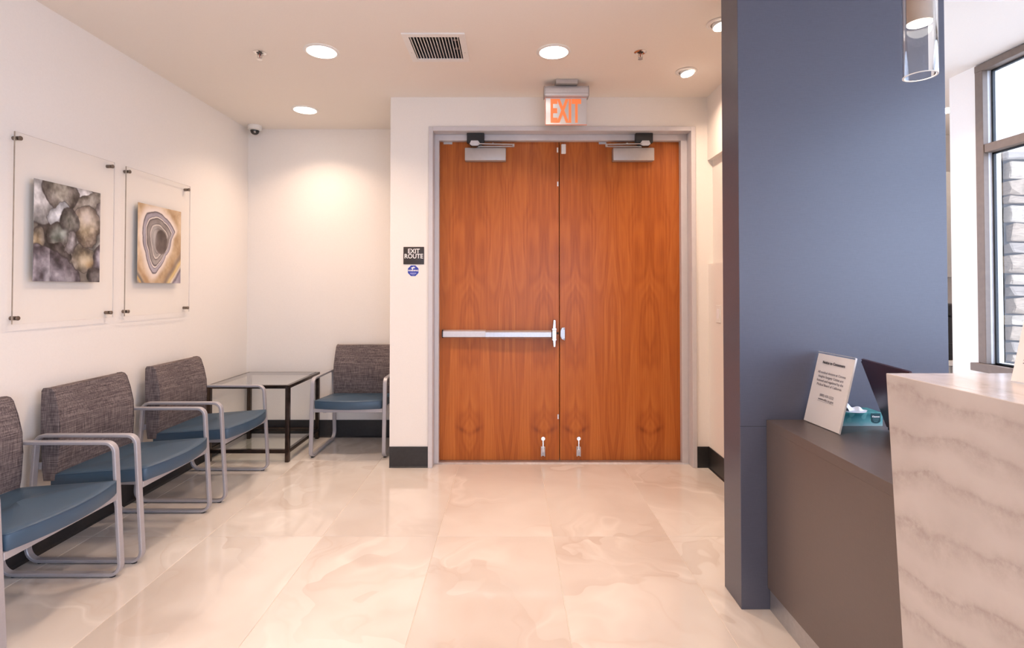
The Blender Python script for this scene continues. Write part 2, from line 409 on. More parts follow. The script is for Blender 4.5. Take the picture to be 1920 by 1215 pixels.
basebd('baseboard_right', prism([(XR, 0), (XR - .012, 0), (XR - .006, .010), (XR - .006, BH), (XR, BH)], 'Y', 2.305, YW - .014), 'black rubber base running to the slate column')
# door frame
FY = YW - .016
tr = obj('trim_1', boxes((OX0 - .032, OX0, FY, YW, 0, OZ + .032), (OX1, OX1 + .032, FY, YW, 0, OZ + .032), (OX0, OX1, FY, YW, OZ, OZ + .032),
                         (OX0 - .012, OX0, YW, YD + .07, 0, OZ + .012), (OX1, OX1 + .012, YW, YD + .07, 0, OZ + .012), (OX0, OX1, YW, YD + .07, OZ, OZ + .012), bev=.002), M['frame_metal'])
struct(tr, 'grey steel frame around the wooden double doors', 'door frame')
obj('door_stop', boxes((OX0, -.529, YD - .050, YD - .004, 0, 2.389), (1.265, OX1, YD - .050, YD - .004, 0, 2.389), (OX0, OX1, YD - .050, YD - .004, 2.389, OZ), bev=.002), M['frame_metal'], tr)
struct(obj('trim_2', prism([(YD - .06, 0), (YD - .045, .010), (YD + .05, .010), (YD + .065, 0)], 'X', -.56, 1.31), M['threshold']), 'aluminium threshold strip under the double doors', 'threshold')

# doors
def leaf(name, x0, x1, cx, seed, label):
    bm = box(0, x1 - x0, 0, .045, .0105, 2.43, .0015)
    o = obj(name, bm, veneer(name + '_veneer', cx, seed), None, None, (x0, YD, 0))
    return struct(o, label, 'door')
dl = leaf('door_1', -.552, .3640, .248, 3.1, 'orange-brown wood veneer door leaf carrying the panic bar')
dr = leaf('door_2', .3695, 1.304, .117, 3.1, 'orange-brown wood veneer door leaf without a panic bar')
def closer(door, sx, bx0, flip):
    """door closer in leaf coordinates; flip=-1 mirrors it"""
    e = empty('door_closer', (bx0, 0, -.024)); e.parent = door
    f = flip
    def mir(b):
        x0, x1 = sorted((b[0] * f, b[1] * f)); return (x0, x1, *b[2:])
    obj('closer_body', boxes(mir((0, .305, -.062, -.001, 2.262, 2.358)), bev=.006, seg=2), M['closer'], e, 30)
    obj('bracket', join(boxes(mir((.018, .145, -.090, -.051, 2.385, 2.4585)), bev=.003), prism([(.03 * f, 2.385), (.135 * f, 2.385), (.12 * f, 2.365), (.045 * f, 2.365)], 'Y', -.088, -.06)), M['black'], e)
    obj('arm_shoe', prism([(.05 * f, 2.398), (.10 * f, 2.398), (.118 * f, 2.375), (.095 * f, 2.362), (.055 * f, 2.362), (.04 * f, 2.375)], 'Y', -.104, -.090), M['alu_light'], e)
    def bar(x0, z0, x1, z1, y, w, h):
        a = math.atan2(z1 - z0, x1 - x0); L = math.hypot(x1 - x0, z1 - z0)
        b = box(0, L, -w / 2, w / 2, -h / 2, h / 2, .002)
        bmesh.ops.transform(b, matrix=Matrix.Translation((x0, y, z0)) @ Matrix.Rotation(-a, 4, 'Y'), verts=b.verts); return b
    obj('arm', join(bar(.10 * f, 2.376, .36 * f, 2.371, -.095, .022, .007), lathe([(.006, 0), (.006, .006)], (.21 * f, -.095, 2.377), n=10)), M['alu'], e)
    obj('arm', join(bar(.10 * f, 2.362, .365 * f, 2.362, -.07, .022, .007), lathe([(.009, -.008), (.009, .014)], (.36 * f, -.085, 2.364), n=12)), M['alu'], e)
    obj('pinion', lathe([(.012, 2.355), (.012, 2.364)], (.10 * f, -.045, 0), n=12), M['alu'], e)
obj('seam_light_block', box(.89, .955, .0455, .0515, .011, 2.43), M['gasket'], dl)  # dark strip added behind the leaves to block light through the seam
closer(dl, 0, .214, 1)
closer(dr, 0, .697, -1)
# panic bar
pb = empty('panic_bar', (-.008, 0, .003)); pb.parent = dl
def railprof(y0, z0, z1, r): return [(y0, z0), (y0 - .03, z0), (y0 - .045, z0 + r), (y0 - .045, z1 - r), (y0 - .03, z1), (y0, z1)]
obj('rail', prism(railprof(-.001, .922, .978, .008), 'X', .062, .376), M['alu_light'], pb, 30)
obj('touchpad', prism(railprof(-.010, .918, .976, .012), 'X', .376, .862), M['alu'], pb, 30)
obj('end_cap', prism(railprof(-.001, .920, .980, .010), 'X', .053, .062), M['black'], pb, 30)
obj('lock_case', join(prism([(.868, .915), (.90, .915), (.90, .98), (.868, .98)], 'Y', -.055, -.001, .004),
                      prism([(.874, .99), (.897, .99), (.896, 1.056), (.878, 1.056)], 'Y', -.04, -.001, .004),
                      prism([(.878, .852), (.896, .852), (.897, .905), (.874, .905)], 'Y', -.04, -.001, .004),
                      prism([(.868, .90), (.903, .90), (.903, .995), (.868, .995)], 'Y', -.042, -.001, .004)), M['chrome'], pb, 30)
obj('latch_bolt', lathe([(.008, .903), (.008, .918)], (0, -.028, .955), 'X', 10), M['gasket'], pb)
st = obj('strike', prism([(.002, .935), (.012, .915), (.032, .905), (.036, .905), (.036, 1.0), (.014, 1.0), (.002, .975)], 'Y', -.026, -.001, .003), M['alu'], dr)
for z in (.915, .99): obj('screw', lathe([(.004, -.028), (.004, -.025)], (.029, 0, z), 'Y', 8), M['black'], st)
# small fittings
obj('door_contact', boxes((.012, .046, -.02, -.001, 2.300, 2.372), bev=.003), M['white_plastic'], dr, 30)
obj('door_contact', boxes((.900, .911, -.014, -.001, 2.31, 2.348), bev=.003), M['white_plastic'], dl, 30)
obj('flush_bolt', boxes((.903, .9125, -.004, -.0005, 2.058, 2.092)), M['alu_light'], dl)
obj('flush_bolt', boxes((.903, .9125, -.004, -.0005, .318, .352)), M['alu_light'], dl)
obj('top_clip', boxes((.05, .115, -.006, 0, 2.374, 2.392)), M['alu'], dl)
obj('top_clip', boxes((.295, .35, -.006, 0, 2.374, 2.392)), M['alu'], dr)
def holder(door, x):
    e = empty('door_holder', (x, 0, 0)); e.parent = door
    obj('ring', join(lathe([(.014, -.02), (.014, -.012)], (0, 0, .176), 'Y', 16), lathe([(.006, -.026), (.006, -.02)], (0, 0, .176), 'Y', 10)), M['chrome'], e, 40)
    obj('arm', boxes((-.005, .005, -.02, -.012, .095, .165), bev=.002), M['chrome'], e)
    obj('bracket', boxes((-.016, .014, -.006, -.001, .045, .115), (-.016, -.009, -.022, -.005, .045, .115), (.007, .014, -.022, -.005, .045, .115), (-.009, .007, -.024, -.010, .075, .098), bev=.0015), M['alu_light'], e)
holder(dl, .795); holder(dr, .138)

# ------------------------------------------------------------------ tall window in the right wall
def window(name, bm_axis, bays, z0, zm, z1, x, label):
    root = empty(name, (0, 0, 0)); struct(root, label, 'window')
    fw = .054
    y0, y1 = bays[-1], bays[0]
    obj('head', join(box(x - .012, x + .09, y0, y1, z1 - .046, z1 - .004, .002)), M['bronze'], root)
    obj('sill', join(box(x - .045, x + .10, y0, y1 + .02, z0 - .048, z0, .003)), M['bronze'], root)
    for i, y in enumerate(bays):
        a, b = (y - fw, y) if i == 0 else ((y, y + fw) if i == len(bays) - 1 else (y - fw / 2, y + fw / 2))
        j = obj('jamb', box(x - .010, x + .024, a, b, z0, z1 - .046, .002), M['bronze'], root)
        obj('reveal', box(x + .024, x + .085, a + .002, b - .002, z0, z1 - .046), M['bronze_daylit'], j)
    for a, b in zip(bays, bays[1:]):
        hi, lo = a - (fw if a == bays[0] else fw / 2), b + (fw if b == bays[-1] else fw / 2)
        obj('transom', box(x - .004, x + .085, lo, hi, zm, zm + .052, .002), M['bronze'], root)
        for p, q in ((z0, zm), (zm + .052, z1 - .046)):
            pn = obj('pane', box(x + .050, x + .056, lo + .008, hi - .008, p + .008, q - .008), M['winglass'], root)
            obj('gasket', boxes((x + .045, x + .061, lo, lo + .010, p, q), (x + .045, x + .061, hi - .010, hi, p, q), (x + .045, x + .061, lo, hi, p, p + .008), (x + .045, x + .061, lo, hi, q - .010, q)), M['gasket'], pn)
    return root
window('window_1', 'X', wy, WZ0, 2.125, ZC - .004, XWIN, 'tall bronze framed window looking onto the stone wall')
# storefront glazing behind the viewer
rw = empty('window_2'); struct(rw, 'storefront glazing behind the viewer', 'window')
nb = 4
for k in range(nb + 1):
    x = RX0 + (RX1 - RX0) * k / nb
    obj('mullion', box(max(RX0, x - .03), min(RX1, x + .03), YREAR - .12, YREAR - .02, .1, RZ), M['bronze'], rw)
for k in range(nb):
    a, b = RX0 + (RX1 - RX0) * k / nb, RX0 + (RX1 - RX0) * (k + 1) / nb
    obj('pane', box(a + .03, b - .03, YREAR - .075, YREAR - .069, .1, RZ), M['winglass'], rw)
# ground and stone wall outside
struct(obj('ground', box(-8, 14, -14, 9, -.35, -.13), M['ground']), 'pale paving outside the window', 'ground')
sw = obj('wall_stone', box(XWIN + .20, 4.95, 3.33, 3.465, -.12, 2.10), simple('stone_mortar', (.10, .09, .075), .9, var=.2), None)
struct(sw, 'pale ledger stone wall seen through the window', 'wall')
def stone_mat(name, a, b):
    m = NT(name); o = m.obj(); rnd = m.n('ShaderNodeObjectInfo').outputs['Random']
    nz = m.noise(m.mapping(o, scale=(6, 6, 18)), 1, 5, .65, .5, m.math('MULTIPLY', rnd, 20))
    col = m.ramp(nz.outputs[0], [(.3, a), (.55, b), (.75, tuple(min(1, c * 1.25) for c in b))])
    m.color(m.mix(m.math('MULTIPLY', rnd, .35), col, (.34, .23, .14))); m.p(Roughness=.85); m.bump(nz.outputs[0], .6, .01); return m.m
SM = [stone_mat('buff_ledgestone', (.17, .115, .07), (.40, .30, .21)), stone_mat('grey_ledgestone', (.15, .125, .10), (.33, .28, .235)), stone_mat('cream_ledgestone', (.24, .18, .12), (.47, .385, .29))]
rs = random.Random(11)
def stone_mesh(k):
    bm = box(-.5, .5, -.5, .5, -.5, .5); bmesh.ops.subdivide_edges(bm, edges=list(bm.edges), cuts=1)
    for v in bm.verts:
        v.co.x += rs.uniform(-.05, .05); v.co.z += rs.uniform(-.10, .10) * (abs(v.co.x) < .4 or 1); v.co.y += rs.uniform(-.18, .10) if v.co.y < 0 else 0
    bmesh.ops.bevel(bm, geom=[e for e in bm.edges if e.calc_face_angle(0) > .5], offset=.045, segments=1, affect='EDGES')
    me = bpy.data.meshes.new('stone')
    bm.to_mesh(me); bm.free(); me.materials.append(SM[k % 3]); return me
SMESH = [stone_mesh(k) for k in range(9)]
z = -.12
while z < 2.08:
    h = rs.uniform(.055, .135)
    if z + h > 2.08: h = 2.10 - z
    x = XWIN + .22 - rs.uniform(0, .15)
    x = max(x, XWIN + .20)
    while x < 4.9:
        w = rs.uniform(.16, .42)
        o = bpy.data.objects.new('stone', rs.choice(SMESH)); C.objects.link(o); o.parent = sw
        o.location = (x + w / 2, 3.325, z + h / 2); o.scale = (w - .014, .09, h - .013)
        x += w
    z += h
tp = obj('cap_stone', box(XWIN + .18, 4.95, 3.26, 3.465, 2.10, 2.15, .008), SM[1], sw)

# ================================================================== SLATE COLUMN AND RECEPTION
YC = 2.135
col = struct(obj('wall_column', box(.930, 1.778, YC, 2.300, .0, ZC, .0015), M['column']), 'slate grey laminate column beside the reception desk', 'column')
obj('panel_seam', box(.9305, 1.035, YC - .0006, YC + .002, .7335, .7350), M['gasket'], col)
dk = empty('reception_desk', (1.035, 1.4, 0)); tag(dk, 'low taupe laminate desk between the slate column and the quartz counter', 'desk')
def ch(o, p):   # parent keeping world placement (parents here are only translated)
    o.parent = p; o.location = Vector(o.location) - Vector(p.location); return o
ch(obj('worktop', box(1.035, 1.80, 1.30, YC - .003, .728, .762, .0006), M['desk']), dk)
ch(obj('side_panel', box(1.0352, 1.056, 1.30, YC - .003, .089, .728), M['desk']), dk)
ch(obj('toe_kick', box(1.044, 1.056, 1.30, YC - .003, 0, .089), M['alu']), dk)
ch(obj('back_panel', box(1.056, 1.78, YC - .024, YC - .004, 0, .728), M['desk']), dk)
ch(obj('end_panel', box(1.056, 1.78, 1.302, 1.322, 0, .728), M['desk']), dk)
ct = empty('transaction_counter', (1.0, .8, 0)); tag(ct, 'high counter clad in pale veined quartz at the right edge', 'counter')
ch(obj('counter_top', prism([(.10, 1.033), (1.4005, 1.033), (1.403, 1.067), (.10, 1.067)], 'X', 1.0305, 1.42), M['quartz']), ct)
ch(obj('front_panel', prism([(.10, 0), (1.327, 0), (1.403, 1.067), (.10, 1.067)], 'X', 1.0, 1.0305, .0012), M['quartz']), ct)
ch(obj('support_panel', box(1.385, 1.41, .12, 1.295, 0, 1.033), M['desk']), ct)

# sign holders: local frame, bottom edge along -Y from the far corner, leaning to +X
def sign_holder(name, far, near, label, lines):
    v = Vector((near[0] - far[0], near[1] - far[1])); L = v.length
    e = empty(name, far); tag(e, label, 'sign')
    e.rotation_euler = (0, 0, math.atan2(v.y, v.x) + math.pi / 2)     # local -Y runs along the bottom edge
    lean = math.atan2(.066, .27); T = Matrix.Rotation(lean, 4, 'Y')
    H = .284
    def lean_obj(nm, bm, mat):
        bmesh.ops.transform(bm, matrix=T, verts=bm.verts); return obj(nm, bm, mat, e)
    lean_obj('acrylic_sheet', box(-.001, .001, -L - .002, .002, .002, H), M['acrylic'])
    lean_obj('acrylic_sheet', box(.004, .0055, -L - .002, .002, .002, H), M['acrylic'])
    lean_obj('acrylic_edge', boxes((-.001, .0055, -L - .0035, -L - .002, .002, H), (-.001, .0055, -L, .0, H, H + .0012)), M['white_plastic'])
    pp = lean_obj('paper', box(.0015, .0032, -L, 0, .003, H - .006), M['paper'])
    obj('foot', box(.0, .055, -L, 0, .0003, .0022), M['acrylic'], e)
    B = T @ Matrix(((0, 0, -1, -.0013), (-1, 0, 0, 0), (0, 1, 0, 0), (0, 0, 0, 1)))
    # text plane: x -> -Y, y -> Z, z -> -X
    for s, yy, zz, sz, bold, mat, al in lines:
        me = text_mesh(s, sz, al, bold=bold, width=.95)
        me.transform(Matrix.Identity(4)); me.transform(B @ Matrix.Translation((yy, zz, 0)))
        me.materials.clear(); me.materials.append(mat); obj('printed_text', me, mat, pp)
    return e, L, B, pp
sg, L, B, pp = sign_holder('sign_holder', (1.178, 2.122, .762), (1.190, 1.915, .762), 'leaning acrylic stand with a printed consumer notice on the low desk',
    [('Notice to Consumers', .1035, .246, .0150, .0004, M['ink'], 'CENTER'),
     ('All medical doctors at Corona', .1035, .206, .0135, 0, M['ink_grey'], 'CENTER'), ('Heights Surgery Center are', .1035, .190, .0135, 0, M['ink_grey'], 'CENTER'),
     ('licensed and regulated by the', .1035, .174, .0135, 0, M['ink_grey'], 'CENTER'), ('Medical Board of California', .1035, .158, .0135, 0, M['ink_grey'], 'CENTER'),
     ('(800) 633-2322', .1035, .119, .0135, 0, M['ink_grey'], 'CENTER'), ('www.mbc.ca.gov', .1035, .104, .0135, 0, M['ink_grey'], 'CENTER')])
bm = box(.057, .150, .0955, .0962, 0, .0003); bmesh.ops.transform(bm, matrix=B, verts=bm.verts); obj('underline', bm, M['ink_grey'], pp)
sg2, L2, B2, pp2 = sign_holder('sign_holder', (1.212, 1.278, 1.067), (1.222, 1.063, 1.067), 'leaning acrylic stand with a printed sheet on top of the quartz counter', [])
bm = bmesh.new(); rr = random.Random(3)
for k in range(26):
    zz = .235 - k * .0075
    if k in (3, 8, 9, 15, 20): continue
    bm_box(bm, .022, .022 + rr.uniform(.12, .165), zz, zz + .0022, 0, .0003)
bmesh.ops.transform(bm, matrix=B2, verts=bm.verts); obj('printed_text', bm, M['ink_grey'], pp2)

# tissue box
def tissue_box():
    m = NT('teal_bubble_print'); o = m.obj()
    v = m.n('ShaderNodeTexVoronoi', feature='SMOOTH_F1'); m.set(v, 'Vector', o); v.inputs['Scale'].default_value = 38
    sp = m.n('ShaderNodeSeparateXYZ'); m.set(sp, 0, o)
    base = m.ramp(m.math('MULTIPLY', sp.outputs[2], 19.0), [(.0, (.36, .50, .52)), (.35, (.12, .36, .38)), (.8, (.02, .17, .19)), (1, (.04, .25, .25))])
    c = m.mix(m.ramp(v.outputs['Distance'], [(.30, (.55,) * 3), (.36, (0, 0, 0))]), base, (.17, .44, .44)); m.color(c); m.p(Roughness=.4)
    e = empty('tissue_box', (1.341, 2.074, .762)); tag(e, 'teal cardboard tissue box with a white tissue on the low desk', 'tissue box')
    b = obj('carton', box(-.092, .092, -.044, .044, .0, .052, .001), m.m, e)
    obj('opening', lathe([(.05, .0521), (.05, .0526)], n=24), M['paper'], e)
    # badge
    pts = [(.047, .050), (.083, .050), (.083, .022)] + [(.065 + .018 * math.cos(a), .022 - .011 * math.sin(a)) for a in [i * math.pi / 8 for i in range(1, 8)]] + [(.047, .022)]
    bd = obj('badge', prism(pts, 'Y', -.0448, -.0441), simple('dark_teal_badge', (.004, .045, .055), .4), e)
    text_obj('brand_text', 'Kleenex', .0088, M['white_ink'], bd, (.065, -.0450, .037), (math.pi / 2, 0, 0), bold=.0003)
    obj('badge_lines', boxes((.053, .077, -.0451, -.0448, .028, .0288), (.055, .075, -.0451, -.0448, .0225, .0232), (.058, .072, -.0451, -.0448, .0175, .0182)), simple('pale_teal_print', (.25, .5, .5), .5), bd)
    # tissue: folded sheet with upright lobe
    bm = bmesh.new(); n, k = 22, 10; vv = []
    for i in range(n + 1):
        row = []
        for j in range(k + 1):
            s, t = i / n, j / k
            x = -.062 + .105 * s + .012 * math.sin(t * 5); y = -.025 + .05 * t
            zz = .052 + .034 * math.exp(-((s - .30 - .10 * (t - .5)) / .16) ** 2) + .014 * math.exp(-((s - .72) / .13) ** 2) + .005 * math.sin(9 * s + 6 * t)
            zz = max(.0535, zz - .02 * (2 * abs(t - .5)) ** 2)
            row.append(bm.verts.new((x, y, zz)))
        vv.append(row)
    for i in range(n):
        for j in range(k): bm.faces.new((vv[i][j], vv[i + 1][j], vv[i + 1][j + 1], vv[i][j + 1]))
    obj('tissue', bm, M['paper'], e, 70)
tissue_box()
# laptop seen from behind
def laptop():
    a = Vector((1.405, 1.966)); b = Vector((1.352, 1.645)); d = b - a
    e = empty('laptop', (a.x, a.y, .762)); tag(e, 'dark maroon laptop with raised lid partly behind the quartz counter', 'laptop')
    e.rotation_euler = (0, 0, math.atan2(d.y, d.x) + math.pi / 2); L = d.length
    obj('keyboard_base', box(0, .235, -L, 0, .002, .016, .003), M['black'], e)
    obj('hinge', lathe([(.006, -L * .85), (.006, -L * .15)], (0, 0, .018), 'Y', 10), M['black'], e)
    bm = bmesh.new(); bm_box(bm, -.0035, .0035, -L, 0, 0, .266)
    bmesh.ops.bevel(bm, geom=[x for x in bm.edges if abs(x.verts[0].co.x - x.verts[1].co.x) > .005 and x.verts[0].co.z > .2], offset=.010, segments=3, affect='EDGES')
    bmesh.ops.transform(bm, matrix=Matrix.Translation((0, 0, .016)) @ Matrix.Rotation(-math.atan2(.088, .252), 4, 'Y'), verts=bm.verts)
    ld = obj('lid', bm, M['maroon'], e)
    bm = box(.0036, .004, -L + .012, -.012, .014, .254)
    bmesh.ops.transform(bm, matrix=Matrix.Translation((0, 0, .016)) @ Matrix.Rotation(-math.atan2(.088, .252), 4, 'Y'), verts=bm.verts)
    obj('screen', bm, M['black'], ld)
laptop()

# ================================================================== CHAIRS
def round_path(pts, r, n=7):
    out = []; N = len(pts)
    for i in range(N):
        p, a, b = Vector(pts[i]), Vector(pts[i - 1]), Vector(pts[(i + 1) % N])
        d1, d2 = (a - p).normalized(), (b - p).normalized(); ang = d1.angle(d2); t = r[i] / math.tan(ang / 2)
        c = p + (d1 + d2).normalized() * (r[i] / math.sin(ang / 2)); s, e = p + d1 * t - c, p + d2 * t - c
        a0 = math.atan2(s.y, s.x); a1 = math.atan2(e.y, e.x); da = (a1 - a0 + math.pi) % (2 * math.pi) - math.pi
        for k in range(n + 1):
            w = a0 + da * k / n; out.append(c + Vector((math.cos(w), math.sin(w))) * r[i])
    return out
def loop_frame(xc):
    path = round_path([(.010, .010), (.045, .596), (.515, .596), (.556, .010)], [.045, .042, .042, .06])
    bm = bmesh.new(); hw, ht, c = .0150, .0078, .003
    prof = [(-hw + c, -ht), (hw - c, -ht), (hw, -ht + c), (hw, ht - c), (hw - c, ht), (-hw + c, ht), (-hw, ht - c), (-hw, -ht + c)]
    rings = []; N = len(path)
    for i in range(N):
        d = (path[(i + 1) % N] - path[i - 1]).normalized(); nrm = Vector((-d.y, d.x))
        rings.append([bm.verts.new((xc + a, path[i].x + nrm.x * b, path[i].y + nrm.y * b)) for a, b in prof])
    for i in range(N):
        A, Bq = rings[i], rings[(i + 1) % N]
        for k in range(8): bm.faces.new((A[k], A[(k + 1) % 8], Bq[(k + 1) % 8], Bq[k]))
    bmesh.ops.recalc_face_normals(bm, faces=bm.faces)
    return bm
def rings_mesh(rings, cap=True):
    bm = bmesh.new(); R = [[bm.verts.new(p) for p in r] for r in rings]; n = len(R[0])
    for a, b in zip(R, R[1:]):
        for i in range(n): bm.faces.new((a[i], a[(i + 1) % n], b[(i + 1) % n], b[i]))
    if cap: bm.faces.new(list(reversed(R[0]))); bm.faces.new(R[-1])
    bmesh.ops.recalc_face_normals(bm, faces=bm.faces); return bm
def seat_outline(inset):
    hw, pts = .256 - inset, []
    def add(x, t): pts.append((x, t))
    N = 14
    for i in range(N + 1):                                   # bowed front edge, left to right
        s = -1 + 2 * i / N; add(s * (hw - .012), .012 - .042 * (1 - s * s) + inset)
    add(hw - .003, .018 + inset); add(hw, .032 + inset)
    for t in (.15, .3, .43): add(hw, t)
    add(hw - .01, .475 - inset)
    for s in (.5, 0, -.5): add(hw * s, .478 - inset)
    add(-hw + .01, .475 - inset)
    for t in (.43, .3, .15): add(-hw, t)
    add(-hw, .032 + inset); add(-hw + .003, .018 + inset)
    return pts
def zs(t): return -.035 * max(0, t) / .48                     # seat slopes to the rear
def make_chair():
    e = empty('guest_chair')
    for s in (-1, 1):
        f = obj('side_frame', loop_frame(s * .277), M['silver'], e, 40)
        for t in (.05, .49): obj('glide', lathe([(.012, 0), (.012, .004)], (s * .277, t, -.001), n=10), M['black'], f)
    obj('seat_rail', boxes((-.262, .262, .022, .046, .345, .373), (-.262, .262, .40, .424, .315, .34), (-.20, -.175, .046, .40, .335, .358), (.175, .20, .046, .40, .335, .358), bev=.002), M['silver'], e)
    lev = [(.018, .372), (.004, .375), (0, .384), (0, .428), (.002, .434), (.006, .438), (.03, .4415), (.09, .445), (.17, .447), (.235, .4475)]
    st = obj('seat', rings_mesh([[(x * (1 - i / .256), .23 + (t - .23) * (1 - i / .25), z + zs(t)) for x, t in seat_outline(0)] for i, z in lev]), M['vinyl'], e, 50)
    def tube(path, r, n=6):
        bm = bmesh.new(); R = []; N = len(path)
        for i in range(N):
            d = (Vector(path[(i + 1) % N]) - Vector(path[i - 1])).normalized(); up = Vector((0, 0, 1)); sd = d.cross(up).normalized(); up = sd.cross(d)
            R.append([bm.verts.new(Vector(path[i]) + sd * r * math.cos(2 * math.pi * k / n) + up * r * math.sin(2 * math.pi * k / n)) for k in range(n)])
        for i in range(N):
            for k in range(n): bm.faces.new((R[i][k], R[i][(k + 1) % n], R[(i + 1) % N][(k + 1) % n], R[(i + 1) % N][k]))
        bmesh.ops.recalc_face_normals(bm, faces=bm.faces)
        return bm
    obj('piping', tube([(x, t, .4345 + zs(t)) for x, t in seat_outline(.001)], .0022), M['vinyl'], st, 60)
    # backrest: side section (t, z), thick with a lumbar swell, lofted across the width
    sec = [(.452, .372), (.440, .45), (.434, .56), (.437, .65), (.452, .73), (.470, .792), (.480, .806), (.498, .811), (.524, .808), (.531, .796), (.527, .70), (.520, .56), (.512, .42), (.506, .372)]
    ct_, cz = .485, .60
    rings = []
    for x, k in ((-1, .90), (-.992, .965), (-.975, 1), (-.7, 1), (-.35, 1), (0, 1), (.35, 1), (.7, 1), (.975, 1), (.992, .965), (1, .90)):
        r = []
        for t, z in sec:
            hw = .252 - .012 * max(0, (z - .62) / .19)
            bow = .010 * (1 - x * x) if t < .48 else 0
            r.append((x * hw, ct_ + (t + bow - ct_) * (1 - (1 - k) * .6), cz + (z - cz) * (1 - (1 - k) * .12)))
        rings.append(r)
    bk = obj('backrest', rings_mesh(rings), M['fabric'], e, 42)
    for s in (-1, 1):
        obj('seam', tube([(s * (.252 - .012 * max(0, (z - .62) / .19)) * .985, t - .001 if t < .48 else t + .001, z + (.001 if z > .8 else 0)) for t, z in sec], .0016), M['fabric'], bk, 60)
    obj('back_rail', boxes((-.262, .262, .5145, .5275, .43, .46)), M['silver'], e)
    return e
R90 = math.pi / 2
# local t axis runs from the front to the rear
spots = [(-1.735, 2.100, R90, 'nearest blue seated guest chair, cut off by the left edge'),
         (-1.722, 2.772, R90, 'middle of the three blue seated guest chairs along the picture wall'),
         (-1.708, 3.470, R90, 'farthest of the three blue seated wall chairs, next to the glass table'),
         (-1.237, 3.992, 0.0, 'blue seated guest chair facing forward in the alcove beside the glass table')]
proto = make_chair()
for i, (x, y, r, lab) in enumerate(spots):
    o = proto if i == 0 else copy_tree(proto)
    o.location = (x, y, 0.0015); o.rotation_euler = (0, 0, r); tag(o, lab, 'chair', 'waiting room guest chairs')

# ================================================================== GLASS TABLE
def table():
    x0, x1, y0, y1, zt = -2.262, -1.645, 3.918, 4.552, .572
    e = empty('end_table', ((x0 + x1) / 2, (y0 + y1) / 2, 0)); tag(e, 'square glass end table with dark bronze frame in the alcove corner', 'table')
    hx, hy, w = (x1 - x0) / 2, (y1 - y0) / 2, .030
    for sx in (-1, 1):
        for sy in (-1, 1):
            a, b = sorted((sx * hx, sx * (hx - w))); c, d = sorted((sy * hy, sy * (hy - w)))
            obj('leg', box(a, b, c, d, 0, zt - .002, .002), M['table_metal'], e)
    for z0, z1 in ((zt - .027, zt - .002), (.066, .094)):
        for s in (-1, 1):
            c, d = sorted((s * hy, s * (hy - .026))); obj('rail', box(-hx + w, hx - w, c, d, z0, z1, .002), M['table_metal'], e)
            a, b = sorted((s * hx, s * (hx - .026))); obj('rail', box(a, b, -hy + w, hy - w, z0, z1, .002), M['table_metal'], e)
    obj('glass_top', box(-hx + .028, hx - .028, -hy + .028, hy - .028, zt - .009, zt - .001), M['glass'], e)
    obj('glass_shelf', box(-hx + .028, hx - .028, -hy + .028, hy - .028, .084, .091), M['glass'], e)
table()

# ================================================================== WALL PICTURES
def vnoise(U, V, f, seed, oct=4):
    r = np.random.RandomState(seed); out = 0; amp = 1; tot = 0
    for o in range(oct):
        g = r.rand(66, 66); a = (U * f) % 64; b = (V * f) % 64
        i, j = a.astype(int), b.astype(int); x, y = a - i, b - j; x = x * x * (3 - 2 * x); y = y * y * (3 - 2 * y)
        v = (g[i, j] * (1 - x) + g[i + 1, j] * x) * (1 - y) + (g[i, j + 1] * (1 - x) + g[i + 1, j + 1] * x) * y
        out = out + v * amp; tot += amp; amp *= .5; f *= 2.03
    return out / tot
def lin(c): c = np.asarray(c, float) / 255; return np.where(c <= .04045, c / 12.92, ((c + .055) / 1.055) ** 2.4)
NU, NV = 150, 175
def uv_grid():
    V, U = np.meshgrid(np.linspace(0, 1, NV + 1), np.linspace(0, 1, NU + 1)); return U, V
def sstep(a, b, x): t = np.clip((x - a) / (b - a), 0, 1); return t * t * (3 - 2 * t)
